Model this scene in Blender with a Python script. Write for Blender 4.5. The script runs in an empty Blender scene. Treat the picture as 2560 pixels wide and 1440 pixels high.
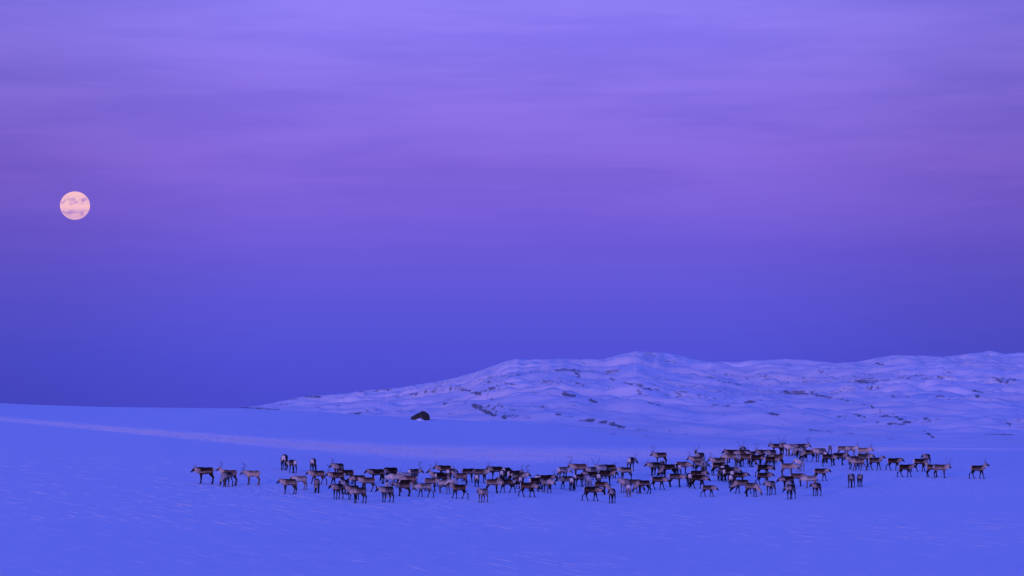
import bpy, bmesh, math, random
import numpy as np
from mathutils import Vector, Matrix, Euler

C = bpy.context.scene.collection
R = math.radians
F = 8150.0            # focal length in pixels of the 2560 wide photograph
HV = 1010.0           # row of the true horizon
PITCH = math.atan((HV - 720.0) / F)

# ------------------------------------------------------------------ camera
cam = bpy.data.cameras.new('camera')
cam.sensor_width = 36.0
cam.lens = F / 2560.0 * 36.0
cam.clip_start = 0.5
cam.clip_end = 90000.0
camo = bpy.data.objects.new('camera', cam)
C.objects.link(camo)
camo.location = (0, 0, 0)
camo.rotation_euler = (math.pi / 2 + PITCH, 0, 0)
bpy.context.scene.camera = camo

# ------------------------------------------------------------------ sky
def srgb(r, g, b):
    f = lambda c: (c / 255.0 / 12.92) if c / 255.0 <= 0.04045 else ((c / 255.0 + 0.055) / 1.055) ** 2.4
    return (f(r), f(g), f(b), 1.0)

world = bpy.data.worlds.new('World')
bpy.context.scene.world = world
world.use_nodes = True
wt = world.node_tree
wt.nodes.clear()

class NT:
    """tiny node helper"""
    def __init__(self, tree): self.t = tree
    def n(self, kind, **kw):
        nd = self.t.nodes.new(kind)
        for k, v in kw.items(): setattr(nd, k, v)
        return nd
    def link(self, a, b): self.t.links.new(a, b)
    def put(self, sock, v):
        if hasattr(v, 'is_linked') or hasattr(v, 'links'): self.link(v, sock)
        else: sock.default_value = v
    def math(self, op, a, b=0.0, c=0.0, clamp=False):
        nd = self.n('ShaderNodeMath', operation=op, use_clamp=clamp)
        self.put(nd.inputs[0], a); self.put(nd.inputs[1], b); self.put(nd.inputs[2], c)
        return nd.outputs[0]
    def vec(self, op, a, b=(0, 0, 0)):
        nd = self.n('ShaderNodeVectorMath', operation=op)
        self.put(nd.inputs[0], a); self.put(nd.inputs[1], b)
        return nd.outputs[0]
    def mr(self, v, a, b, c=0.0, d=1.0, smooth=True):
        nd = self.n('ShaderNodeMapRange')
        nd.interpolation_type = 'SMOOTHSTEP' if smooth else 'LINEAR'
        self.put(nd.inputs[0], v)
        for i, x in zip((1, 2, 3, 4), (a, b, c, d)): self.put(nd.inputs[i], x)
        return nd.outputs[0]
    def ramp(self, fac, stops, interp='LINEAR'):
        nd = self.n('ShaderNodeValToRGB')
        cr = nd.color_ramp; cr.interpolation = interp
        while len(cr.elements) < len(stops): cr.elements.new(0.5)
        for e, (p, col) in zip(cr.elements, stops):
            e.position = p; e.color = col
        self.put(nd.inputs[0], fac)
        return nd.outputs[0]
    def mix(self, fac, a, b, blend='MIX'):
        nd = self.n('ShaderNodeMix', data_type='RGBA', blend_type=blend)
        self.put(nd.inputs[0], fac); self.put(nd.inputs[6], a); self.put(nd.inputs[7], b)
        return nd.outputs[2]
    def noise(self, vec, scale, detail=4.0, rough=0.55, dist=0.0, dim='3D'):
        nd = self.n('ShaderNodeTexNoise', noise_dimensions=dim)
        self.put(nd.inputs['Vector'], vec)
        nd.inputs['Scale'].default_value = scale
        nd.inputs['Detail'].default_value = detail
        nd.inputs['Roughness'].default_value = rough
        nd.inputs['Distortion'].default_value = dist
        return nd.outputs[0]

N = NT(wt)
tc = N.n('ShaderNodeTexCoord').outputs['Generated']
sep = N.n('ShaderNodeSeparateXYZ'); N.link(tc, sep.inputs[0])
X, Y, Z = sep.outputs
# elevation expressed 0..1 over the lowest 9 degrees of sky
el = N.math('DIVIDE', Z, 0.1563, clamp=True)
def ev(v): return ((HV - v) / F) / 0.1563
base = N.ramp(el, [
    (0.0, srgb(74, 76, 207)),
    (ev(900), srgb(80, 81, 214)),
    (ev(760), srgb(92, 86, 215)),
    (ev(640), srgb(106, 90, 216)),
    (ev(520), srgb(122, 97, 218)),
    (ev(400), srgb(133, 104, 221)),
    (ev(240), srgb(138, 114, 230)),
    (ev(80), srgb(142, 124, 242)),
    (1.0, srgb(138, 132, 249)),
])
mp = N.n('ShaderNodeMapping')
N.link(tc, mp.inputs[0])
mp.inputs['Rotation'].default_value = (0, R(-5.0), 0)
mp.inputs['Scale'].default_value = (9.0, 9.0, 70.0)
c1 = N.noise(mp.outputs[0], 1.0, 5.0, 0.5, 0.35)
mp2 = N.n('ShaderNodeMapping')
N.link(tc, mp2.inputs[0])
mp2.inputs['Location'].default_value = (3.1, 0.4, 7.7)
mp2.inputs['Rotation'].default_value = (0, R(3.0), 0)
mp2.inputs['Scale'].default_value = (22.0, 22.0, 260.0)
c2 = N.noise(mp2.outputs[0], 1.0, 4.0, 0.55, 0.3)
cl = N.math('ADD', N.math('MULTIPLY', c1, 0.72), N.math('MULTIPLY', c2, 0.28))
cl = N.mr(cl, 0.36, 0.62)
amp = N.mr(Z, (HV - 800) / F, (HV - 330) / F, 0.05, 0.48)
dark = N.mix(1.0, base, (0.70, 0.77, 0.91, 1.0), 'MULTIPLY')
lite = N.mix(1.0, base, (1.10, 1.09, 1.05, 1.0), 'MULTIPLY')
cloud = N.mix(cl, dark, lite)
low = N.mix(amp, base, cloud)
# high sky: deep clear blue that lights the snow
hi = N.mix(N.mr(Z, 0.13, 0.42), low, (0.042, 0.104, 0.85, 1.0))
# afterglow low in the sky opposite the moon
gl = N.math('MULTIPLY', N.mr(Y, 0.0, -0.9), N.mr(Z, 0.55, 0.05))
hi = N.mix(gl, hi, (0.60, 0.36, 1.15, 1.0))
# lens falloff towards both ends of the view, painted into the sky colour
az = N.math('DIVIDE', X, N.math('MAXIMUM', Y, 0.2))
side = N.math('MULTIPLY', N.mr(az, -0.165, -0.06, 0.82, 1.0), N.mr(az, 0.168, 0.05, 0.80, 1.0))
side = N.mix(N.mr(Z, 0.13, 0.3), side, (1, 1, 1, 1))
hi = N.mix(1.0, hi, side, 'MULTIPLY')
# light bounced up from snow beyond the modelled ground
fin = N.mix(N.mr(Z, -0.012, -0.003), (0.08, 0.10, 0.75, 1.0), hi)
bg = N.n('ShaderNodeBackground'); N.link(fin, bg.inputs[0])
bg.inputs[1].default_value = 1.0
wo = N.n('ShaderNodeOutputWorld'); N.link(bg.outputs[0], wo.inputs[0])

# ------------------------------------------------------------------ sun (afterglow from behind the camera)
sun = bpy.data.lights.new('sun', 'SUN')
sun.energy = 0.95
sun.angle = R(12)
sun.color = (1.0, 0.56, 0.72)
suno = bpy.data.objects.new('sun', sun)
C.objects.link(suno)
SUN_EL, SUN_AZ = R(4.0), R(20.0)          # azimuth from straight behind, towards the left
sd = Vector((-math.sin(SUN_AZ) * math.cos(SUN_EL), -math.cos(SUN_AZ) * math.cos(SUN_EL), math.sin(SUN_EL)))
suno.rotation_euler = sd.to_track_quat('Z', 'Y').to_euler()

vs = bpy.context.scene.view_settings
vs.view_transform = 'Standard'; vs.look = 'None'
vs.exposure = 0.0; vs.gamma = 1.0

# ------------------------------------------------------------------ helpers
def tag(o, label=None, cat=None, group=None, kind=None):
    if label: o['label'] = label
    if cat: o['category'] = cat
    if group: o['group'] = group
    if kind: o['kind'] = kind
    return o

def smooth(a, b, x):
    t = np.clip((x - a) / (b - a), 0, 1)
    return t * t * (3 - 2 * t)

_rng = np.random.RandomState(7)
_P = _rng.permutation(256); _P = np.concatenate([_P, _P])
_G = _rng.uniform(-1, 1, (256, 2)); _G /= np.linalg.norm(_G, axis=1)[:, None]
def perlin(x, y):
    xi = np.floor(x).astype(int); yi = np.floor(y).astype(int)
    xf = x - xi; yf = y - yi
    u = xf ** 3 * (xf * (xf * 6 - 15) + 10); v = yf ** 3 * (yf * (yf * 6 - 15) + 10)
    def g(ix, iy, dx, dy):
        h = _P[(_P[ix & 255] + iy) & 255]
        return _G[h, 0] * dx + _G[h, 1] * dy
    a = g(xi, yi, xf, yf); b = g(xi + 1, yi, xf - 1, yf)
    c = g(xi, yi + 1, xf, yf - 1); d = g(xi + 1, yi + 1, xf - 1, yf - 1)
    return (a * (1 - u) + b * u) * (1 - v) + (c * (1 - u) + d * u) * v
def fbm(x, y, lam, octs=4, gain=0.5, off=0.0):
    s = 0; a = 1.0; f = 1.0 / lam
    for k in range(octs):
        s = s + a * perlin(x * f + off + 13.7 * k, y * f + off * 1.7 + 5.1 * k)
        a *= gain; f *= 2.03
    return s

def grid_mesh(name, Xg, Yg, Zg, attrs=None):
    nr, nc = Xg.shape
    co = np.stack([Xg, Yg, Zg], -1).reshape(-1, 3).astype(np.float32)
    idx = np.arange(nr * nc).reshape(nr, nc)
    q = np.stack([idx[:-1, :-1], idx[:-1, 1:], idx[1:, 1:], idx[1:, :-1]], -1).reshape(-1, 4)
    me = bpy.data.meshes.new(name)
    me.vertices.add(len(co)); me.vertices.foreach_set('co', co.ravel())
    me.loops.add(q.size); me.loops.foreach_set('vertex_index', q.ravel().astype(np.int32))
    me.polygons.add(len(q))
    me.polygons.foreach_set('loop_start', np.arange(0, q.size, 4, dtype=np.int32))
    me.polygons.foreach_set('loop_total', np.full(len(q), 4, dtype=np.int32))
    me.polygons.foreach_set('use_smooth', np.ones(len(q), dtype=bool))
    for k, v in (attrs or {}).items():
        a = me.attributes.new(k, 'FLOAT', 'POINT')
        a.data.foreach_set('value', v.reshape(-1).astype(np.float32))
    me.update()
    return me

def new_mat(name):
    m = bpy.data.materials.new(name); m.use_nodes = True
    m.node_tree.nodes.clear()
    n = NT(m.node_tree)
    bs = n.n('ShaderNodeBsdfPrincipled')
    out = n.n('ShaderNodeOutputMaterial')
    n.link(bs.outputs[0], out.inputs[0])
    return m, n, bs

# ------------------------------------------------------------------ the snow field
CREST_U = [-2500, 0, 60, 130, 250, 400, 600, 800, 1000, 1100, 1300, 1450, 1600, 1750, 1900, 2100, 2560, 5000]
CREST_V = [985, 1008, 1011, 1013.5, 1017, 1019, 1021, 1029, 1044, 1048, 1057, 1074, 1095, 1106, 1112, 1117, 1121, 1130]
YC = 330.0
def ground_z(x, y):
    x = np.asarray(x, float); y = np.asarray(y, float)
    ys = np.maximum(y, 1.0)
    vn = 640 + 72 * smooth(-32, 15, x)
    u = np.clip(1280 + F * x / np.maximum(ys, 60), -2500, 5000)
    cv = np.interp(u, CREST_U, CREST_V)
    w = smooth(255, YC, y)
    vp = vn * (1 - w) + (cv - 15 * F / YC) * w
    z = (HV - vp) / F * y - 15.0
    # rounded over beyond the crest, then down into the valley
    t = np.maximum(y - YC, 0)
    drop = np.where(t < 60, t * t / 90.0, 40 + (t - 60) * 1.33)
    zf = (HV - (cv + drop)) / F * y
    z = np.where(y > YC, zf, z)
    z = np.where(y > YC, -55 + np.logaddexp(0, (z + 55) / 4.0) * 4.0, z)
    z = z + 13.3 * np.exp(-(y / 45.0) ** 2)
    z = z - 70 * smooth(900, 4000, y)
    und = 0.05 * fbm(x, y * 0.8, 16.0, 3, 0.45, 3.3) + 0.02 * fbm(x, y, 5.0, 2, 0.5, 9.1)
    z = z + und * smooth(100, 150, y) * smooth(700, 500, y) * (1 - 0.6 * smooth(300, 330, y))
    return z

def rows():
    a = list(np.linspace(2, 140, 50)[:-1]) + list(np.arange(140, 460, 0.62)) + list(np.linspace(460, 900, 60)[1:]) + list(np.geomspace(900, 32000, 26)[1:])
    return np.array(a)
yr = rows()
tl = list(np.linspace(-1.6, -0.24, 30)[:-1]) + list(np.linspace(-0.24, -0.17, 40)[:-1]) + list(np.linspace(-0.17, 0.17, 560)) + list(np.linspace(0.17, 0.24, 40)[1:]) + list(np.linspace(0.24, 1.6, 30)[1:])
tt = np.array(tl)
Tg, Yg = np.meshgrid(tt, yr)
Xg = Tg * Yg
Zg = ground_z(Xg, Yg)

# rough wind crust: a belt crossing below the crest, and patches in the near snow
BU = [-3000, 0, 300, 700, 1000, 1300, 1700, 2300, 4000]
BV = [1000, 1047, 1074, 1108, 1128, 1138, 1132, 1120, 1118]
BW = [5, 5, 6, 9, 13, 16, 11, 5, 5]
Ug = 1280 + F * Xg / np.maximum(Yg, 30)
Vg = HV - F * Zg / np.maximum(Yg, 30)
bc = np.interp(Ug, BU, BV); bw = np.interp(Ug, BU, BW)
bs_ = np.interp(Ug, [-500, 0, 350, 1000, 1500, 2000, 2200, 2350, 2600], [0.2, 0.45, 0.95, 0.9, 0.6, 0.7, 0.9, 0.5, 0.2])
belt = bs_ * np.exp(-np.abs((Vg - bc) / bw) ** 2.6) * (Yg < 345) * (Yg > 60)
patch = smooth(0.0, 0.45, fbm(Xg, Yg, 26.0, 3, 0.5, 21.0) + 0.15) * smooth(262, 215, Yg) * 0.9 + 0.22 * (Yg < 320)
patch = patch * (0.25 + 0.75 * smooth(228, 205, Yg)) + 0.5 * np.exp(-((Yg - 232) / 14) ** 2) * smooth(-8, -20, Xg)
hc = np.interp(Ug, [450, 800, 1200, 1700, 2000, 2300, 2500], [1214, 1222, 1222, 1205, 1185, 1185, 1198])
tramp = smooth(62, 25, np.abs(Vg - hc)) * smooth(440, 560, Ug) * smooth(2540, 2440, Ug) * (Yg < 330) * (Yg > 150)
tramp = tramp * smooth(-0.35, 0.25, fbm(Xg, Yg, 11.0, 3, 0.5, 55.0))
me = grid_mesh('snow_ground', Xg, Yg, Zg, {'belt': belt, 'patch': patch, 'tramp': tramp})
ground = bpy.data.objects.new('snow_ground', me); C.objects.link(ground)
tag(ground, 'smooth wind packed snow field sloping up to a rounded crest', None, None, 'structure')

m, n, b = new_mat('wind_packed_snow')
geo = n.n('ShaderNodeNewGeometry')
pos = geo.outputs['Position']; nor = geo.outputs['Normal']
at1 = n.n('ShaderNodeAttribute', attribute_name='belt').outputs['Fac']
at2 = n.n('ShaderNodeAttribute', attribute_name='patch').outputs['Fac']
# long low drifts lying slightly across the view
sx = n.n('ShaderNodeSeparateXYZ'); n.link(pos, sx.inputs[0])
def lin(ax, ay, off=0.0): return n.math('ADD', n.math('ADD', n.math('MULTIPLY', sx.outputs[0], ax), n.math('MULTIPLY', sx.outputs[1], ay)), off)
def aniso(al, ac, off):
    cb = n.n('ShaderNodeCombineXYZ')
    n.link(lin(0.53 * al, -0.85 * al, off), cb.inputs[0]); n.link(lin(0.85 * ac, 0.53 * ac, off), cb.inputs[1])
    return cb.outputs[0]
s1 = n.noise(aniso(0.28, 1.9, 0.0), 1.0, 3.0, 0.55, 0.15)
s2 = n.noise(aniso(0.5, 3.2, 40.0), 1.0, 2.0, 0.5, 0.1)
streak = n.math('MAXIMUM', n.mr(s1, 0.59, 0.68), n.mr(s2, 0.62, 0.72))
streak = n.math('MULTIPLY', streak, at2)
g1 = n.noise(n.vec('MULTIPLY', pos, (1.0, 0.11, 0.0)), 4.0, 2.0, 0.7)
grain = n.mr(g1, 0.42, 0.66)
g2 = n.noise(pos, 0.5, 3.0, 0.6)
crust = n.math('MULTIPLY', at1, n.math('ADD', n.math('MULTIPLY', grain, 0.75), n.math('MULTIPLY', n.mr(g2, 0.35, 0.6), 0.4)))
tilt = n.math('ADD', n.math('MULTIPLY', streak, 0.58), n.math('MULTIPLY', crust, 1.1))
gn = n.math('MULTIPLY', n.math('SUBTRACT', n.noise(pos, 5.0, 3.0, 0.75), 0.5), 0.10)
tilt = n.math('ADD', tilt, gn)
at3 = n.n('ShaderNodeAttribute', attribute_name='tramp').outputs['Fac']
hp_ = n.noise(n.vec('MULTIPLY', pos, (1.0, 0.45, 0.0)), 2.6, 3.0, 0.7)
tilt = n.math('ADD', tilt, n.math('MULTIPLY', at3, n.math('MULTIPLY', n.math('SUBTRACT', hp_, 0.48), 1.3)))
cmb = n.n('ShaderNodeCombineXYZ')
n.link(n.math('MULTIPLY', tilt, -0.35), cmb.inputs[0]); n.link(n.math('MULTIPLY', tilt, -1.0), cmb.inputs[1])
nn = n.vec('NORMALIZE', n.vec('ADD', nor, cmb.outputs[0]))
n.link(nn, b.inputs['Normal'])
b.inputs['Base Color'].default_value = (0.86, 0.87, 0.90, 1)
b.inputs['Roughness'].default_value = 0.85
b.inputs['Specular IOR Level'].default_value = 0.12
me.materials.append(m)
SNOW = m

# ------------------------------------------------------------------ the hills
CU = [-900, 0, 500, 560, 640, 700, 740, 760, 850, 900, 950, 1000, 1040, 1100, 1150, 1200, 1240, 1270, 1290, 1330, 1400, 1450, 1510, 1550, 1590, 1640, 1690, 1730, 1770, 1830, 1900, 1960, 2020, 2090, 2140, 2190, 2230, 2300, 2360, 2420, 2480, 2510, 2560, 2900, 3500]
CV = [1150, 1080, 1036, 1024, 1015, 1003, 995, 990, 985, 978, 973, 969, 961, 953, 941, 927, 912, 901, 897, 899, 897, 897, 898, 886, 878, 880, 886, 897, 904, 905, 900, 897, 900, 907, 905, 895, 888, 889, 892, 884, 878, 885, 881, 900, 940]
hu = np.concatenate([np.arange(-900, 480, 20), np.arange(480, 2640, 2.5), np.arange(2640, 3500, 15)])
hy = np.concatenate([np.linspace(690, 800, 8)[:-1], np.arange(800, 2700, 3.6), np.linspace(2700, 3800, 50)])
Ht, Hy = np.meshgrid((hu - 1280) / F, hy)
Hx = Ht * Hy
Hu = 1280 + F * Ht
yrr = 2250 + 150 * np.sin(Hu / 330.0) + 120 * np.sin(Hu / 140.0 + 1)
s = np.clip((Hy - 800) / (yrr - 800), 0, 1)
cvv = np.interp(Hu, CU, CV)
base_v = np.interp(Hu, [0, 500, 900, 1300, 1700, 2560], [1150, 1090, 1090, 1098, 1122, 1128])
V = base_v + (cvv + 6 - base_v) * (0.35 * s + 0.65 * s ** 0.75)
Hz = (HV - V) / F * Hy
Hz = Hz - np.maximum(Hy - yrr, 0) * 0.10
wx = 22.0 * fbm(Hx, Hy, 160.0, 2, 0.5, 77.0)
ay_ = Hy + 0.55 * (Hx - 100) + wx                 # the strata run slightly aslant
rid = 1 - 2.2 * np.abs(fbm(Hx * 0.40, ay_ * 1.0, 120.0, 3, 0.5, 31.0))
rd2 = 1 - 2.0 * np.abs(fbm(Hx * 0.5, (Hy - 0.4 * Hx) * 1.0, 48.0, 3, 0.5, 11.0))
bump = 6.8 * (rid - 0.5) + 4.2 * (rd2 - 0.5) + 4.0 * fbm(Hx, Hy, 190.0, 2, 0.5, 41.0)
bump = bump + 1.1 * fbm(Hx * 0.6, Hy, 15.0, 3, 0.6, 61.0)
ampl = smooth(790, 1300, Hy) * smooth(480, 1000, Hu) * 0.75 + 0.25 * smooth(760, 900, Hy) * smooth(480, 700, Hu)
ampl = ampl * (0.4 + 0.6 * smooth(0, 60, 1010 - cvv + 20))
Hz = Hz + bump * ampl
# settle the skyline of every column at its height
for it in range(4):
    el_ = np.where(Hy > 800, Hz / Hy, -9)
    k = el_.argmax(0)
    mx = el_.max(0)
    want = (HV - np.interp(hu, CU, CV) + 1.2 * fbm(hu * 1.0, hu * 0, 22.0, 3, 0.6, 5.0)) / F
    ww = smooth(800, np.maximum(Hy[k, np.arange(len(hu))], 1200)[None, :], Hy)
    ker = np.exp(-np.linspace(-2, 2, (41, 27, 15, 9)[it]) ** 2); ker /= ker.sum()
    dl = np.convolve(np.pad(want - mx, len(ker) // 2, mode='edge'), ker, mode='valid')[:len(hu)]
    if it:
        yk = Hy[k, np.arange(len(hu))][None, :]
        ww = smooth(yk - 420, yk - 20, Hy)
    Hz = Hz + Hy * dl[None, :] * ww
Hz = np.where(Hy < 800, Hz - (800 - Hy) * 0.5, Hz)

# rock outcrops: long broken ledges on the slopes, u0 v0 u1 v1 half width strength
LEDGES = """1185 1014 1225 1033 8 1.4|1215 1032 1262 1044 6 1.5|1185 1012 1290 1025 4 1.0|1240 1028 1340 1048 4 .9|1260 1038 1300 1046 5 .9|1240 1012 1400 1020 3.5 .6|1110 1007 1190 1010 3 .8|1100 975 1160 972 3 .8|1150 973 1200 982 4 1.1|1180 980 1226 990 5 .8|1215 984 1232 998 4 .7|1320 1022 1400 1032 3 .6|1360 1034 1430 1042 3 .7|1440 1046 1510 1056 4 1.2|1515 1056 1560 1068 4.5 1.2|1585 1072 1620 1076 4.5 1.1|1610 1090 1650 1102 3 .6|1150 1008 1200 1012 3 .6
862 1033 900 1031 3 .9|895 1030 950 1024 3 .8|790 1019 860 1012 2 .5|585 1019 645 1020 2.5 1.2|640 1021 700 1024 2.5 1.|690 1002 705 998 3 .8|730 998 745 999 3 .9|760 990 800 992 3.5 1.3|680 1011 720 1009 2.5 .8|900 979 980 974 3 1.0|880 984 920 988 2.5 .7|850 995 880 992 2.5 .7|990 989 1040 984 3 .9|1020 985 1090 977 2.5 .9|1020 965 1060 961 2.5 .7|1090 958 1120 955 2.5 .7|940 973 965 971 3 .6|1220 944 1300 937 2.5 .8|1310 934 1350 926 2.5 .7|1200 950 1280 960 3.5 .6|1225 970 1275 980 4 .7|1090 968 1150 966 3 .6
1360 954 1415 961 3 .9|1430 931 1500 940 3 .9|1480 938 1540 950 2.5 .8|1440 942 1470 945 3 .8|1440 956 1475 963 3.5 .8|1520 968 1540 971 3 .8|1410 985 1437 989 5 1.2|1475 1000 1490 1006 4.5 1.1|1560 955 1600 965 3 .8|1580 967 1632 974 4 1.0|1590 982 1625 990 3.5 .9|1620 1006 1650 1012 3 .9|1330 979 1345 981 3 .8|1385 979 1400 982 3 .7|1390 925 1480 925 5 .45|1400 905 1480 912 5 .4|1600 905 1650 918 4 .5|1690 890 1770 906 4 .5|1770 925 1810 930 3 .7|1770 941 1790 944 4 .8|1810 935 1870 945 8 .6|1795 952 1850 962 5 .7|1850 930 1900 940 6 .5|1775 1015 1830 1014 2.5 .9|1860 1005 1905 1000 2.5 1.1|1720 1053 1760 1055 3 .6|1820 1050 1900 1064 2.5 .4
1960 977 2020 986 4 .8|2030 984 2080 996 5 .8|2080 995 2140 1005 3 1.0|2130 1003 2200 1022 2.5 1.2|1900 1032 1945 1035 3.5 1.2|1950 1034 2010 1038 3 .9|2020 1040 2050 1048 3 .8|2090 1042 2115 1040 3 .9|2140 1037 2160 1042 4 1.1|2190 1037 2250 1045 3.5 .9|2240 1043 2280 1060 5 1.1|2190 1055 2260 1062 3 .8|2310 1078 2332 1093 5 1.5|2010 1074 2080 1079 2.5 1.0|2090 1081 2140 1085 2.5 .9|2150 1086 2250 1100 2.5 .7|2190 908 2205 911 5 1.2|2048 928 2056 930 4 1.1|2145 956 2190 957 2.5 .8|2170 968 2195 970 4 1.0|1950 910 1975 913 4 .7|1860 932 1920 944 5 .5|1870 935 1880 943 5 .6|1920 960 2015 962 3 .4|2260 931 2290 936 3 .7|2230 993 2275 992 4 .6|2340 989 2360 992 3 .8|2480 945 2540 948 6 .9|2500 952 2530 955 5 .7|2430 975 2455 980 4 .9|2440 989 2448 990 4 1.1|2460 1005 2480 1008 3.5 .8|2500 1055 2525 1062 3 1.0|2460 1087 2530 1085 5 .8|2360 930 2380 932 3 .7|2310 1048 2325 1050 5 .9|2280 1075 2300 1078 2.5 .6|2470 890 2482 896 3 .7|2300 957 2340 952 3 .4"""
Hv = HV - F * Hz / Hy
rock = np.zeros_like(Hz)
for line in LEDGES.replace('\n', '|').split('|'):
    a = [float(q) for q in line.split()]
    if len(a) < 6: continue
    u0, v0, u1, v1, hw, st = a
    L = max(math.hypot(u1 - u0, v1 - v0), 1e-3)
    tx, ty = (u1 - u0) / L, (v1 - v0) / L
    du, dv = Hu - u0, Hv - v0
    al = np.clip(du * tx + dv * ty, 0, L)
    d = np.hypot((du - al * tx) * 0.6, dv - al * ty)
    rock = np.maximum(rock, st * np.exp(-(d / (hw * 0.50)) ** 2))
slope = np.gradient(Hz, axis=0) / np.maximum(np.gradient(Hy, axis=0), 0.1)
rock = rock + 0.42 * smooth(0.08, 0.28, slope) * smooth(-0.1, 0.5, fbm(Hx, Hy, 140.0, 2, 0.5, 91.0)) * smooth(700, 900, Hu)
hm = grid_mesh('snowy_hills', Hx, Hy, Hz, {'rock': rock})
hills = bpy.data.objects.new('snowy_hills', hm); C.objects.link(hills)
tag(hills, 'rolling snow covered fell with dark broken rock ledges under the sky', None, None, 'structure')
m, n, b = new_mat('snow_and_rock')
pos = n.n('ShaderNodeNewGeometry').outputs['Position']
ra = n.n('ShaderNodeAttribute', attribute_name='rock').outputs['Fac']
mpr = n.n('ShaderNodeMapping'); n.link(pos, mpr.inputs[0])
mpr.inputs['Scale'].default_value = (0.34, 0.15, 1.4)
rn = n.noise(mpr.outputs[0], 1.0, 7.0, 0.72, 0.2)
rg = n.noise(n.vec('MULTIPLY', pos, (0.012, 0.008, 0.02)), 1.0, 3.0, 0.5)
val = n.math('ADD', n.math('ADD', n.math('MULTIPLY', ra, 0.31), rn), n.mr(rg, 0.4, 0.62, 0.0, 0.085))
rk = n.mr(val, 0.645, 0.80)
mpt = n.n('ShaderNodeMapping'); n.link(pos, mpt.inputs[0])
mpt.inputs['Scale'].default_value = (0.012, 0.004, 0.02)
thin = n.mr(n.noise(mpt.outputs[0], 1.0, 4.0, 0.6), 0.35, 0.7, 0.80, 0.89)
snowc = n.n('ShaderNodeCombineColor')
n.link(thin, snowc.inputs[0]); n.link(thin, snowc.inputs[1]); n.link(n.math('ADD', thin, 0.03), snowc.inputs[2])
col = n.mix(n.math('MULTIPLY', rk, 0.78), snowc.outputs[0], (0.10, 0.095, 0.10, 1))
n.link(col, b.inputs['Base Color'])
b.inputs['Roughness'].default_value = 0.9
b.inputs['Specular IOR Level'].default_value = 0.1
hm.materials.append(m)

# ------------------------------------------------------------------ placing things on the ground
def ray(u, v):
    a = Vector(((u - 1280) / F, 1.0, -(v - 720) / F))
    return Euler((PITCH, 0, 0)).to_matrix() @ a
def at(u, v, y0=150.0, y1=345.0):
    d = ray(u, v)
    ys = np.arange(y0, y1, 0.25)
    xs = d.x / d.y * ys; zs = d.z / d.y * ys
    g = ground_z(xs, ys)
    k = np.nonzero(zs <= g)[0]
    i = k[0] if len(k) else int(np.argmin(zs - g))
    return Vector((xs[i], ys[i], g[i]))

# ------------------------------------------------------------------ moon
D = 30000.0
d = ray(187.5, 514); d.normalize()
rad = D * 36.8 / F
bpy.ops.mesh.primitive_uv_sphere_add(segments=96, ring_count=48, radius=rad, location=d * D)
moon = bpy.context.object; moon.name = 'moon'
moon.scale = (1, 1, 0.95)
for p in moon.data.polygons: p.use_smooth = True
tag(moon, 'full pink moon banded by thin cloud, low in the violet sky', 'moon')
m = bpy.data.materials.new('moonlight'); m.use_nodes = True; m.node_tree.nodes.clear()
n = NT(m.node_tree)
oc = n.n('ShaderNodeTexCoord').outputs['Object']
v_ = n.vec('MULTIPLY', oc, (1 / rad, 1 / rad, 1 / rad))
mm = n.n('ShaderNodeMapping'); n.link(v_, mm.inputs[0]); mm.inputs['Scale'].default_value = (1.5, 1.5, 2.4)
mm.inputs['Location'].default_value = (0.3, 0, 0.15)
q = n.noise(mm.outputs[0], 1.3, 4.0, 0.6, 0.3)
sp = n.n('ShaderNodeSeparateXYZ'); n.link(v_, sp.inputs[0])
zz = n.math('ADD', sp.outputs[2], n.math('MULTIPLY', n.math('SUBTRACT', q, 0.5), 0.5))
xr = sp.outputs[0]
zt = n.math('SUBTRACT', zz, n.math('MULTIPLY', xr, 0.12))
def band(z, c, w): return n.math('POWER', 2.718, n.math('MULTIPLY', n.math('POWER', n.math('ABSOLUTE', n.math('DIVIDE', n.math('SUBTRACT', z, c), w)), 2.0), -1.0))
cloud_mare = n.math('MULTIPLY', band(zt, 0.30, 0.24), n.mr(q, 0.38, 0.6, 0.0, 0.7))  # dimming by thin cloud, painted into the moon's colour together with maria
low_ = n.math('MULTIPLY', band(zz, -0.50, 0.24), n.mr(q, 0.35, 0.6, 0.2, 0.7))
msk = n.math('ADD', n.math('MAXIMUM', cloud_mare, low_), n.mr(sp.outputs[2], -0.2, -0.9, 0.03, 0.38), clamp=True)
msk = n.math('ADD', msk, n.mr(q, 0.55, 0.72, 0, 0.25), clamp=True)
mc = n.mix(msk, srgb(250, 194, 205), srgb(172, 126, 205))
em = n.n('ShaderNodeEmission'); n.link(mc, em.inputs[0]); em.inputs[1].default_value = 1.0
o_ = n.n('ShaderNodeOutputMaterial'); n.link(em.outputs[0], o_.inputs[0])
moon.data.materials.append(m)

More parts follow.
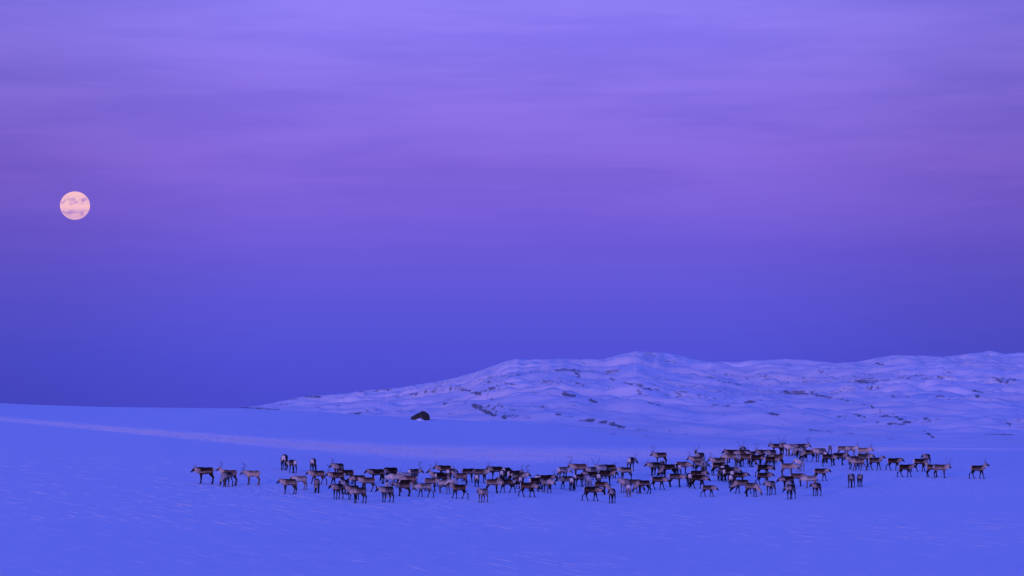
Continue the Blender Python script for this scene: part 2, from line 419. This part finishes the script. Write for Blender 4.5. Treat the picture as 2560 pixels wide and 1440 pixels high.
# ------------------------------------------------------------------ boulder on the crest
def boulder():
    p = at(1050, 1050, 290, 335)
    k = p.y / F
    bm = bmesh.new()
    bmesh.ops.create_icosphere(bm, subdivisions=5, radius=1.0)
    rnd = random.Random(3)
    for v in bm.verts:
        c = v.co
        x = c.x
        # high point right of the middle, long slope to the left and a steep right side
        h = 1.0
        if c.z > 0:
            sx = (x + 1) / 2
            prof = (min(1, sx / 0.55) ** 1.1) if sx < 0.55 else math.sqrt(max(0, 1 - ((sx - 0.55) / 0.45) ** 2.4))
            c.z = c.z * (0.12 + 0.88 * prof) / max(0.35, math.sqrt(max(0.02, 1 - x * x))) if abs(x) < 0.97 else c.z
        nz = float(fbm(np.array([c.x * 3 + c.z]), np.array([c.y * 3 - c.z]), 1.6, 3, 0.5, 8.0)[0])
        f = 1 + 0.07 * nz
        v.co = Vector((c.x * 23.5 * k * f, c.y * 19 * k * f, c.z * 19.5 * k * f))
    me = bpy.data.meshes.new('boulder'); bm.to_mesh(me); bm.free()
    for q in me.polygons: q.use_smooth = True
    o = bpy.data.objects.new('boulder', me); C.objects.link(o)
    o.location = (p.x, p.y + 0.25, p.z + 0.12)
    o.rotation_euler = (0, R(5), 0)
    tag(o, 'dark lichen covered boulder poking from the snow on the crest', 'boulder')
    m, n, b = new_mat('dark_lichen_rock')
    oc = n.n('ShaderNodeTexCoord').outputs['Object']
    f1 = n.mr(n.noise(oc, 5.0, 5.0, 0.65), 0.4, 0.65)
    n.link(n.mix(f1, (0.022, 0.020, 0.018, 1), (0.06, 0.055, 0.04, 1)), b.inputs['Base Color'])
    b.inputs['Roughness'].default_value = 0.95
    bp = n.n('ShaderNodeBump'); n.link(n.noise(oc, 7.0, 5.0, 0.6), bp.inputs['Height']); bp.inputs['Strength'].default_value = 0.6
    n.link(bp.outputs[0], b.inputs['Normal'])
    me.materials.append(m)
    # drift of snow lying against its near side
    bm = bmesh.new()
    bmesh.ops.create_icosphere(bm, subdivisions=4, radius=1.0)
    for v in bm.verts:
        c = v.co
        w = 1 - 0.55 * abs(c.x)
        v.co = Vector((c.x * 11 * k, c.y * 26 * k, c.z * 6.0 * k * w))
    me = bpy.data.meshes.new('snow_drift'); bm.to_mesh(me); bm.free()
    for q in me.polygons: q.use_smooth = True
    me.materials.append(SNOW)
    d_ = bpy.data.objects.new('snow_drift', me); C.objects.link(d_); d_.parent = o
    d_.location = (1.5 * k, -20 * k, -3.8 * k); d_.rotation_euler = (0, R(2), 0)
boulder()
# ------------------------------------------------------------------ reindeer
# every animal: one continuous body mesh (rings swept along a skeleton and fused) + two antlers
def sweep(bm, pts, seg=10):
    """pts: list of (Vector, half width, half height); closed tube"""
    rings = []
    K = len(pts)
    for i, (p, rw, rh) in enumerate(pts):
        a = pts[max(i - 1, 0)][0]; b_ = pts[min(i + 1, K - 1)][0]
        t = (b_ - a).normalized()
        up = Vector((0, 0, 1))
        if abs(t.z) > 0.8: up = Vector((1, 0, 0))
        side = t.cross(up).normalized(); up2 = side.cross(t).normalized()
        rings.append([bm.verts.new(p + side * math.cos(2 * math.pi * j / seg) * rw + up2 * math.sin(2 * math.pi * j / seg) * rh) for j in range(seg)])
    for r0, r1 in zip(rings, rings[1:]):
        for j in range(seg):
            bm.faces.new((r0[j], r0[(j + 1) % seg], r1[(j + 1) % seg], r1[j]))
    bm.faces.new(rings[0][::-1]); bm.faces.new(rings[-1])

def head_frame(pose, yaw):
    """neck base, poll, muzzle for a head pose; yaw in degrees, positive to the animal's left"""
    P = {'up': ((0.58, 1.10), (0.315, -28)), 'level': ((0.63, 0.925), (0.335, -44)),
         'low': ((0.69, 0.78), (0.335, -50)), 'graze': ((0.70, 0.42), (0.315, -68))}[pose]
    (px, pz), (hl, pit) = P
    nb = Vector((0.36, 0, 0.84))
    y1, y2 = R(yaw * 0.6), R(yaw)
    dx = px - nb.x
    poll = Vector((nb.x + dx * math.cos(y1), dx * math.sin(y1), pz))
    hd = Vector((math.cos(R(pit)) * math.cos(y2), math.cos(R(pit)) * math.sin(y2), math.sin(R(pit))))
    return nb, poll, hd, hl, y2

STANCE = {  # fore left, fore right, hind left, hind right hoof offsets along the body
    'stand': (0.03, -0.03, -0.02, 0.06), 'square': (0.0, 0.01, 0.0, 0.0), 'spread': (0.08, -0.08, -0.10, 0.10),
    'walk': (0.17, -0.12, -0.22, 0.18), 'walk2': (-0.13, 0.16, 0.16, -0.20)}

def make_body(pose, yaw, stance):
    bm = bmesh.new()
    trunk = [(-0.53, .80, .05, .07), (-0.505, .81, .12, .13), (-0.43, .815, .160, .172), (-0.28, .81, .190, .192), (-0.08, .785, .210, .202),
             (0.10, .78, .215, .214), (0.25, .79, .195, .224), (0.36, .805, .16, .20), (0.43, .81, .11, .16)]
    sk = []   # skeleton samples: position, radius, tone function id, parameter
    tp = [(Vector((x, 0, z)), a, b_) for x, z, a, b_ in trunk]
    sweep(bm, tp, 14)
    nb, poll, hd, hl, y2 = head_frame(pose, yaw)
    mid = nb.lerp(poll, 0.5) + Vector((0, 0, -0.03))
    nk = [(Vector((0.24, 0, 0.82)), .13, .165), (nb, .135, .18), (mid, .115, .155), (poll - hd * 0.01, .085, .105)]
    sweep(bm, nk, 12)
    # shaggy throat fringe
    sweep(bm, [(nb + Vector((0.02, 0, -0.13)), .06, .09), (mid + Vector((0.0, 0, -0.12)), .055, .085), (poll + Vector((0, 0, -0.08)) + hd * 0.05, .03, .04)], 8)
    h = [(poll - hd * 0.06, .055, .06), (poll + hd * 0.02, .078, .088), (poll + hd * 0.12, .068, .078), (poll + hd * 0.22, .05, .056), (poll + hd * 0.30, .046, .046), (poll + hd * 0.335, .03, .03)]
    sweep(bm, h, 10)
    side = Vector((-math.sin(y2), math.cos(y2), 0))
    up = side.cross(hd) * -1.0
    if up.z < 0: up = -up
    for sg in (1, -1):
        e0 = poll + side * sg * 0.06 + up * 0.03 - hd * 0.02
        e1 = e0 + side * sg * 0.13 + up * 0.02 - hd * 0.03
        sweep(bm, [(e0, .028, .02), (e0.lerp(e1, .5), .034, .022), (e1, .012, .012)], 6)
    # tail
    sweep(bm, [(Vector((-.51, 0, .89)), .03, .03), (Vector((-.56, 0, .84)), .035, .03), (Vector((-.565, 0, .76)), .018, .018)], 6)
    fl, fr, hl_, hr = STANCE[stance]
    legs = []
    for sg, off in ((1, fl), (-1, fr)):
        y = 0.115 * sg
        kx = 0.24 + off * 0.55 + (0.03 if off > 0.1 else 0)
        lift = 0.0
        pts = [(Vector((0.22, y * .9, 0.80)), .075, .11), (Vector((0.24 + off * .1, y, 0.62)), .07, .095), (Vector(((0.24 + kx) / 2 + off * .1, y, 0.49)), .05, .062),
               (Vector((kx, y, 0.35)), .041, .046), (Vector(((kx + 0.26 + off) / 2, y, 0.21)), .030, .033), (Vector((0.26 + off, y, 0.085)), .033, .036), (Vector((0.285 + off, y, 0.03)), .044, .052), (Vector((0.295 + off, y, 0.0)), .046, .055)]
        legs.append(pts)
    for sg, off in ((1, hl_), (-1, hr)):
        y = 0.115 * sg
        hx = -0.485 + off * 0.62; fx = -0.44 + off
        pts = [(Vector((-0.34, y * .8, 0.81)), .09, .14), (Vector((-0.335 + off * .15, y, 0.64)), .085, .135), (Vector((-0.385 + off * .35, y, 0.51)), .058, .085),
               (Vector((hx, y, 0.385)), .042, .052), (Vector(((hx + fx) / 2 + .005, y, 0.23)), .031, .036), (Vector((fx, y, 0.09)), .034, .037), (Vector((fx + .025, y, 0.03)), .045, .052), (Vector((fx + .035, y, 0.0)), .047, .056)]
        legs.append(pts)
    for pts in legs: sweep(bm, pts, 8)
    bmesh.ops.recalc_face_normals(bm, faces=bm.faces)
    me = bpy.data.meshes.new('tmp'); bm.to_mesh(me); bm.free()
    o = bpy.data.objects.new('tmp', me); C.objects.link(o)
    rm = o.modifiers.new('r', 'REMESH'); rm.mode = 'VOXEL'; rm.voxel_size = 0.0195; rm.use_smooth_shade = True
    sm = o.modifiers.new('s', 'SMOOTH'); sm.factor = 0.5; sm.iterations = 2
    dg = bpy.context.evaluated_depsgraph_get()
    res = bpy.data.meshes.new_from_object(o.evaluated_get(dg))
    bpy.data.objects.remove(o); bpy.data.meshes.remove(me)
    res.name = 'body'
    n_ = len(res.vertices)
    co = np.empty(n_ * 3, np.float32); res.vertices.foreach_get('co', co); co = co.reshape(-1, 3)
    # coat pattern by nearest part of the animal
    def dist(chain):
        best = np.full(n_, 9.0); par = np.zeros(n_)
        for i in range(len(chain) - 1):
            a, ra = np.array(chain[i][0]), (chain[i][1] + chain[i][2]) / 2
            b_, rb = np.array(chain[i + 1][0]), (chain[i + 1][1] + chain[i + 1][2]) / 2
            ab = b_ - a; t = np.clip(((co - a) @ ab) / max(ab @ ab, 1e-9), 0, 1)
            dd = np.linalg.norm(co - (a + t[:, None] * ab), axis=1) - (ra + (rb - ra) * t)
            k = dd < best; best = np.where(k, dd, best); par = np.where(k, i + t, par)
        return best, par
    dT, pT = dist(tp); dN, pN = dist(nk); dH, pH = dist(h)
    dL = [dist(l) for l in legs]
    z, x = co[:, 2], co[:, 0]
    f = lambda a, b_, v: smooth(a, b_, v)
    ax = np.interp(x, [t[0] for t in trunk], [t[1] for t in trunk]); hh = np.interp(x, [t[0] for t in trunk], [t[3] for t in trunk])
    rz = (z - ax) / np.maximum(hh, .05)
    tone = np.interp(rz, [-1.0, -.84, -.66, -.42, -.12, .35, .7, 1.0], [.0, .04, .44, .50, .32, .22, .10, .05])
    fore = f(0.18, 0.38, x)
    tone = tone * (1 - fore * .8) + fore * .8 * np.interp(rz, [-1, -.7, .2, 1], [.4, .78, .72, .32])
    tn = np.interp((co[:, 2] - np.interp(pN, [0, 1, 2, 3], [q[0].z for q in nk])), [-.18, -.05, .06, .15], [.85, .88, .58, .28])
    th = np.interp(pH, [0, 1.2, 2, 3, 4, 5], [.6, .42, .22, .14, .08, .05])
    tone = np.where(dN < dT - .005, tn, tone)
    tone = np.where((dH < dN - .004) & (dH < dT), th, tone)
    for (dd, pp) in dL:
        tl_ = np.interp(pp, [0, .8, 1.3, 2.2, 3, 4, 5.2, 6, 7], [.45, .3, .2, .1, .06, .08, .06, .14, .02])
        k = (dd < dT - .01) & (pp > .6) & (z < .66)
        tone = np.where(k, tl_, tone)
    white = f(-.42, -.47, x) * f(.96, .91, z) * f(.50, .60, z) * f(.135, .10, np.abs(co[:, 1])) * (1 - f(-.02, 0, -x) * 0)
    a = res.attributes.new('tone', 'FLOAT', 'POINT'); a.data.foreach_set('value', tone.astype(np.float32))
    a = res.attributes.new('rump', 'FLOAT', 'POINT'); a.data.foreach_set('value', white.astype(np.float32))
    for q in res.polygons: q.use_smooth = True
    return res

def make_antler(size, sg):
    L = {'small': 0.46, 'med': 0.62, 'large': 0.86}[size]
    bm = bmesh.new()
    V3 = lambda x, y, z: Vector((x * L, y * L * sg, z * L))
    r = 0.0115
    beam = [V3(0, 0, -.03), V3(-.05, .05, .10), V3(-.13, .13, .22), V3(-.17, .21, .34), V3(-.12, .26, .46), V3(-.02, .28, .56), V3(.05, .27, .62)]
    if size == 'small': beam = beam[:5]
    def tube(ps, r0, r1):
        sweep(bm, [(p, r0 + (r1 - r0) * i / (len(ps) - 1), r0 + (r1 - r0) * i / (len(ps) - 1)) for i, p in enumerate(ps)], 5)
    tube(beam, r * 1.2, r * .55)
    if size != 'small':
        tube([V3(0, .01, .01), V3(.08, .02, .05), V3(.16, .03, .06), V3(.21, .03, .11)], r, r * .5)
        tube([V3(-.06, .07, .13), V3(.04, .10, .20), V3(.10, .12, .28)], r * .8, r * .4)
        tube([V3(-.17, .21, .34), V3(-.25, .23, .40)], r * .7, r * .4)
        tube([V3(-.08, .265, .50), V3(-.09, .27, .63)], r * .7, r * .4)
    if size == 'large':
        tube([V3(-.02, .28, .56), V3(-.01, .30, .68)], r * .7, r * .4)
        tube([V3(-.13, .255, .45), V3(-.22, .27, .54)], r * .7, r * .4)
    bmesh.ops.recalc_face_normals(bm, faces=bm.faces)
    me = bpy.data.meshes.new('antler'); bm.to_mesh(me); bm.free()
    for q in me.polygons: q.use_smooth = True
    me.materials.append(ANTLER)
    return me

ANTLER, n, b = new_mat('antler_bone')
oc = n.n('ShaderNodeTexCoord').outputs['Object']
n.link(n.mix(n.noise(oc, 9.0, 3.0), (0.05, 0.035, 0.03, 1), (0.14, 0.10, 0.08, 1)), b.inputs['Base Color'])
b.inputs['Roughness'].default_value = 0.7

COATS = {  # darkest (legs, belly), middle (flank), palest (neck)
    'black': ((.008, .006, .006), (.028, .016, .014), (.42, .36, .34)),
    'dark': ((.010, .007, .007), (.045, .026, .021), (.46, .39, .35)),
    'brown': ((.012, .008, .008), (.125, .077, .060), (.52, .44, .385)),
    'greybrown': ((.012, .010, .010), (.17, .130, .108), (.56, .49, .43)),
    'grey': ((.014, .013, .013), (.22, .20, .18), (.60, .57, .53)),
    'darkgrey': ((.010, .009, .009), (.08, .072, .066), (.50, .47, .43)),
    'tan': ((.10, .07, .055), (.40, .31, .25), (.66, .56, .46)),
    'pale': ((.20, .17, .15), (.52, .47, .41), (.74, .68, .60)),
}
WORDS = {'black': 'blackish', 'dark': 'dark-brown', 'brown': 'brown', 'greybrown': 'grey-brown', 'grey': 'grey', 'darkgrey': 'dark-grey', 'tan': 'tan', 'pale': 'pale'}
MATS = {}
for k, (c0, c1, c2) in COATS.items():
    m, n, b = new_mat(k + '_coat')
    t = n.n('ShaderNodeAttribute', attribute_name='tone').outputs['Fac']
    rp = n.n('ShaderNodeAttribute', attribute_name='rump').outputs['Fac']
    oc = n.n('ShaderNodeTexCoord').outputs['Object']
    rnd = n.n('ShaderNodeObjectInfo').outputs['Random']
    offs = n.n('ShaderNodeCombineXYZ'); n.link(n.math('MULTIPLY', rnd, 40.0), offs.inputs[0]); n.link(n.math('MULTIPLY', rnd, 17.0), offs.inputs[1])
    nz = n.noise(n.vec('ADD', n.vec('MULTIPLY', oc, (1, 1, 1.6)), offs.outputs[0]), 4.5, 5.0, 0.65)
    t = n.math('ADD', t, n.math('MULTIPLY', n.math('SUBTRACT', nz, 0.5), 0.7))
    t = n.math('ADD', t, n.math('MULTIPLY', n.math('SUBTRACT', rnd, 0.6), 0.22), clamp=True)
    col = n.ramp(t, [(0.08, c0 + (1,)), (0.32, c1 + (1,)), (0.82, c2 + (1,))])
    col = n.mix(rp, col, (.75, .70, .66, 1))
    n.link(col, b.inputs['Base Color'])
    b.inputs['Roughness'].default_value = 0.95
    b.inputs['Specular IOR Level'].default_value = 0.1
    bp = n.n('ShaderNodeBump'); n.link(n.noise(oc, 30.0, 3.0, 0.6), bp.inputs['Height']); bp.inputs['Strength'].default_value = 0.4
    bp.inputs['Distance'].default_value = 0.02
    n.link(bp.outputs[0], b.inputs['Normal'])
    MATS[k] = m

# one line per animal: u, v of the feet, heading (0 right, 90 away, 180 left, 270 towards), shoulder height in pixels,
# head pose, where the head points, stance, antlers, coat
HERD = """
513 1210 172 42 level 205 square small dark
573 1214 176 39 up 182 stand med tan
567 1217 236 37 graze 230 spread none darkgrey
631 1213 176 37 level 190 stand large tan
711 1175 82 39 graze 60 square none black
732 1183 112 34 low 165 stand none darkgrey
722 1235 196 38 level 205 stand small greybrown
749 1225 200 36 level 235 stand none pale
783 1180 80 34 graze 60 square none darkgrey
794 1211 180 35 level 180 walk none brown
792 1232 266 36 graze 262 stand none greybrown
846 1194 236 36 level 190 stand med greybrown
866 1210 182 36 low 200 stand small brown
843 1216 178 36 level 178 walk large brown
862 1235 246 36 level 235 stand none grey
844 1248 238 39 level 205 stand none greybrown
896 1222 180 34 low 180 stand none dark
919 1229 182 36 level 180 walk2 none brown
881 1249 222 36 level 200 stand none brown
897 1258 214 40 low 205 stand none greybrown
942 1209 184 37 level 172 stand none black
976 1206 214 38 graze 215 stand small black
989 1219 190 35 low 200 stand none pale
1011 1217 220 36 level 265 stand med pale
1024 1224 182 35 low 185 stand none brown
1034 1208 50 36 level 350 stand large darkgrey
1015 1231 8 32 graze 0 stand none dark
1008 1241 182 35 level 192 stand none brown
967 1256 226 40 level 200 stand none darkgrey
971 1244 262 38 level 265 stand med pale
1061 1243 184 35 low 192 walk none grey
1078 1229 4 34 low 0 stand none greybrown
1095 1216 186 36 up 200 stand med greybrown
1111 1197 180 34 level 178 stand med brown
1127 1207 64 35 level 30 stand none dark
1105 1217 24 35 graze 10 stand none black
1151 1216 184 34 up 172 stand med brown
1113 1234 326 35 level 318 stand none pale
1147 1247 178 36 up 172 walk small brown
1137 1229 262 33 level 262 stand none pale
1171 1205 16 34 low 20 stand none black
1192 1217 88 32 graze 80 square none darkgrey
1203 1207 340 35 level 345 stand none greybrown
1240 1199 194 33 level 205 stand med black
1266 1203 64 34 low 50 stand none black
1286 1211 28 35 level 20 stand med dark
1298 1217 352 36 level 345 stand large grey
1256 1207 82 32 graze 80 square none darkgrey
1297 1222 106 31 graze 150 stand none dark
1233 1233 356 35 low 330 stand none brown
1266 1232 180 34 up 178 walk none brown
1320 1243 352 37 low 340 walk none brown
1206 1256 236 35 level 255 stand small tan
1343 1221 84 35 graze 80 square none black
1338 1229 36 35 low 20 stand none black
1365 1223 20 36 level 340 stand med black
1368 1232 306 36 low 320 stand none grey
1407 1201 48 34 low 20 square none grey
1448 1196 182 37 level 195 stand large brown
1478 1201 234 34 level 215 stand med darkgrey
1501 1197 228 35 level 262 stand large pale
1522 1196 200 35 level 225 stand none greybrown
1515 1213 2 37 level 350 square large dark
1479 1213 184 34 level 185 stand none black
1497 1216 88 33 graze 80 square none darkgrey
1449 1217 42 32 low 20 stand none black
1416 1223 190 33 low 195 walk none grey
1431 1227 82 34 graze 80 square none darkgrey
1463 1214 244 30 level 260 stand none pale
1473 1221 262 31 low 262 stand none pale
1503 1237 356 33 graze 345 stand none brown
1479 1253 352 37 low 345 walk2 none dark
1530 1258 258 37 level 238 square none greybrown
1577 1177 74 34 low 20 square med black
1564 1201 166 33 level 182 stand none grey
1561 1232 240 36 level 222 stand med tan
1572 1242 86 32 graze 85 square none pale
1588 1231 334 33 graze 330 spread none darkgrey
1608 1234 186 34 graze 196 spread none black
1646 1224 2 33 low 350 walk2 none brown
1651 1162 186 31 level 195 stand large dark
1655 1185 84 33 graze 70 square none black
1645 1187 200 32 level 185 stand none darkgrey
1638 1190 206 34 level 195 stand small darkgrey
1671 1194 184 34 graze 190 stand none black
1694 1192 108 32 low 120 square none black
1706 1186 6 32 low 2 stand none brown
1690 1218 2 34 low 350 stand none greybrown
1742 1172 186 31 level 195 stand med greybrown
1749 1166 240 35 up 262 stand med darkgrey
1751 1184 318 33 low 330 stand none grey
1760 1187 264 35 level 262 stand med grey
1744 1211 356 35 level 345 stand none dark
1723 1217 96 34 graze 80 spread none darkgrey
1746 1222 352 35 low 350 walk med black
1771 1242 356 29 low 350 walk2 none dark
1797 1178 178 34 level 195 walk med greybrown
1796 1189 18 33 graze 10 stand none black
1813 1200 68 38 low 60 stand none black
1804 1202 250 33 graze 245 stand none dark
1828 1201 340 34 low 345 stand none dark
1821 1205 46 33 low 30 stand none black
1831 1209 88 34 graze 80 square none darkgrey
1829 1220 82 34 graze 100 square none darkgrey
1849 1212 2 31 level 350 stand none dark
1854 1234 184 35 graze 188 walk none greybrown
1880 1242 330 35 graze 325 stand none greybrown
1832 1157 182 33 level 190 stand small dark
1826 1165 184 31 low 190 stand none greybrown
1849 1167 248 32 low 250 stand none grey
1857 1151 258 35 level 258 square med darkgrey
1859 1158 184 34 low 190 stand none dark
1866 1167 4 33 graze 0 stand none brown
1877 1161 238 33 level 220 stand med darkgrey
1893 1168 352 31 low 350 stand none dark
1911 1157 188 33 level 200 stand large dark
1927 1159 232 35 low 225 stand none grey
1941 1135 192 26 level 205 stand med dark
1957 1139 248 32 level 310 stand large brown
1966 1138 352 28 low 350 stand none black
1979 1141 204 31 level 200 stand med pale
2003 1139 2 30 level 345 stand large darkgrey
1992 1139 284 29 low 280 stand none dark
2000 1144 204 28 graze 200 stand none darkgrey
2006 1146 246 29 low 240 stand none grey
2022 1154 178 30 graze 188 walk none greybrown
1943 1165 184 30 low 190 stand none brown
1928 1172 2 31 low 345 stand none dark
1909 1193 2 32 low 345 walk2 small black
1909 1213 358 32 level 352 walk2 none dark
1970 1191 2 33 low 10 stand none tan
2000 1179 244 32 level 200 square none pale
1969 1223 200 33 low 196 stand none black
1993 1216 2 33 low 355 stand none brown
2026 1221 184 32 low 180 stand small pale
1926 1238 240 36 level 225 stand small greybrown
1977 1248 246 37 low 220 stand none darkgrey
1973 1234 262 34 low 262 square none grey
2041 1240 240 33 level 225 stand none dark
2052 1203 358 32 level 335 walk none dark
2050 1155 226 35 level 200 stand none greybrown
2064 1158 86 30 graze 80 square none darkgrey
2071 1166 358 31 low 345 square none darkgrey
2075 1138 268 25 level 268 square none grey
2098 1163 2 31 level 350 stand none black
2107 1140 2 25 low 350 stand none tan
2129 1140 342 25 level 345 stand med pale
2160 1148 352 29 level 350 stand med tan
2160 1167 2 33 level 340 stand none darkgrey
2133 1173 216 33 level 200 stand none darkgrey
2145 1177 200 32 low 235 walk none tan
2188 1175 2 31 up 350 walk none black
2128 1219 256 35 level 262 square none darkgrey
2150 1217 278 32 level 295 square none darkgrey
2235 1176 358 31 level 340 walk none dark
2264 1193 358 32 level 338 walk none dark
2300 1179 20 33 graze 355 walk none black
2317 1165 250 30 level 215 stand none black
2333 1193 4 32 low 350 stand none brown
2352 1195 2 34 level 320 square large greybrown
2445 1197 2 34 up 350 walk2 med greybrown
"""
recs = []
for line in HERD.strip().split('\n'):
    u, v, hd_, hp, pose, hh, st, an, coat = line.split()
    recs.append([float(u), float(v), float(hd_), float(hp), pose, float(hh), st, an, coat])
recs.sort(key=lambda r: r[0])

# ---- a label for each animal: coat, stance, facing, head, antlers, neighbour
def facing(h):
    h %= 360
    for lo, hi, w in ((337, 361, 'facing right'), (0, 33, 'facing right'), (33, 60, 'angled away right'), (60, 120, 'seen from behind'), (120, 150, 'angled away left'),
                      (150, 213, 'facing left'), (213, 252, 'turned front left'), (252, 290, 'facing the camera'), (290, 337, 'turned front right')):
        if lo <= h < hi: return w
    return 'facing right'
def looks(r, full=True):
    coat, pose, st, an = WORDS[r[8]], r[4], r[6], r[7]
    s_ = coat
    if full and an != 'none': s_ += {'small': ' small-antlered', 'med': ' antlered', 'large': ' big-antlered'}[an]
    s_ += ' reindeer' if full else ' one'
    if full and st in ('walk', 'walk2'): s_ += ' walking, '
    else: s_ += ' '
    s_ += facing(r[2])
    if full: s_ += {'up': ', head high', 'level': ', head level', 'low': ', head low', 'graze': ', head down grazing'}[pose]
    return s_
def zone(u):
    for b_, w in ((650, 'far left trio'), (830, 'left edge'), (1000, 'left cluster'), (1230, 'left of centre'), (1400, 'herd centre'), (1600, 'right of centre'),
                  (1790, 'inner right'), (1960, 'crowded right'), (2090, 'outer right'), (2220, 'right edge'), (2400, 'far right string')):
        if u < b_: return w
    return 'far right'
def relation(r, q):
    du, dv = q[0] - r[0], q[1] - r[1]
    if abs(dv) > 8 and abs(dv) * 1.4 > abs(du): return 'behind' if dv > 0 else 'in front of'
    return 'just left of' if du > 0 else 'just right of'
def make_labels():
    used = {}
    out = []
    for i, r in enumerate(recs):
        near = sorted((q for q in recs if q is not r), key=lambda q: math.hypot(q[0] - r[0], 1.6 * (q[1] - r[1])))
        cands = []
        for q in near[:6]:
            short = looks(q, False)
            L1 = looks(r).replace(', head level', '')
            tail = relation(r, q) + ' ' + short + ', ' + zone(r[0])
            for drop in (None, ' walking,', ' grazing', ', head low', ', head high'):
                if drop: L1 = L1.replace(drop, '' if drop != ' walking,' else '')
                if len((L1 + ', ' + tail).split()) <= 16: break
            cands.append(f"{L1}, {tail}")
        cands = [c for c in cands if len(c.split()) <= 16] or [looks(r).replace(' walking,', '')]
        if r[0] > 2420: cands = [looks(r) + ', alone at the far right end']
        pick = next((c for c in cands if c not in used), None)
        pick = pick or looks(r) + ', in the ' + zone(r[0])
        used[pick] = 1
        out.append(pick)
    return out
LABELS = make_labels()

BODY, PROTO = {}, {}
ANT = {}
def proto(pose, yaw, st, an):
    """a reindeer of one pose with its parts, built once and copied for every further animal in that pose"""
    kb = (pose, yaw, st)
    if kb not in BODY:
        me = make_body(pose, yaw, st); me.materials.append(MATS['brown']); BODY[kb] = me
    root = bpy.data.objects.new('reindeer', None); root.empty_display_size = 0.3
    C.objects.link(root)
    bo = bpy.data.objects.new('body', BODY[kb]); C.objects.link(bo); bo.parent = root
    bo.material_slots[0].link = 'OBJECT'
    if an != 'none':
        nb, poll, hd, hl, y2 = head_frame(pose, yaw)
        side = Vector((-math.sin(y2), math.cos(y2), 0))
        pit = math.asin(hd.z)
        for sg in (1, -1):
            if (an, sg) not in ANT: ANT[(an, sg)] = make_antler(an, sg)
            a = bpy.data.objects.new('antler', ANT[(an, sg)]); C.objects.link(a); a.parent = root
            upv = Vector((0, 0, 1))
            a.location = poll + side * 0.035 * sg + upv * 0.05
            a.rotation_euler = (0, -(pit + R(35)) * 0.6, y2)
    return root

def copy_tree(o, parent=None):
    c = o.copy(); C.objects.link(c); c.parent = parent
    for ch in o.children: copy_tree(ch, c)
    return c

def place(i, r):
    u, v, hd_, hp, pose, hh, st, an, coat = r
    yaw = (hh - hd_ + 180) % 360 - 180
    yaw = max(-75, min(75, round(yaw / 15) * 15))
    key = (pose, yaw, st, an)
    if key not in PROTO:
        o = proto(*key); PROTO[key] = o
    else:
        o = copy_tree(PROTO[key])
    p = at(u, v)
    sc = hp / F * p.y
    rr = random.Random(i * 7 + 1)
    o.location = (p.x, p.y, p.z - 0.012 * sc)
    o.scale = (sc * 1.0, sc * rr.uniform(.96, 1.06), sc)
    # keep the heading the eye sees: allow for the direction of the line of sight
    o.rotation_euler = (0, 0, R(hd_) - math.atan2(p.x, p.y))
    for ch in o.children:
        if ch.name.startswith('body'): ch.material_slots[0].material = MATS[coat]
    tag(o, LABELS[i], 'reindeer', 'reindeer of the herd on the snow')
    return sc
SC = []
for i, r in enumerate(recs): SC.append(place(i, r))
print('herd', len(recs), 'bodies', len(BODY), 'scale', min(SC), max(SC), 'labels', len(set(LABELS)))
print(sorted(len(l.split()) for l in LABELS)[-5:])
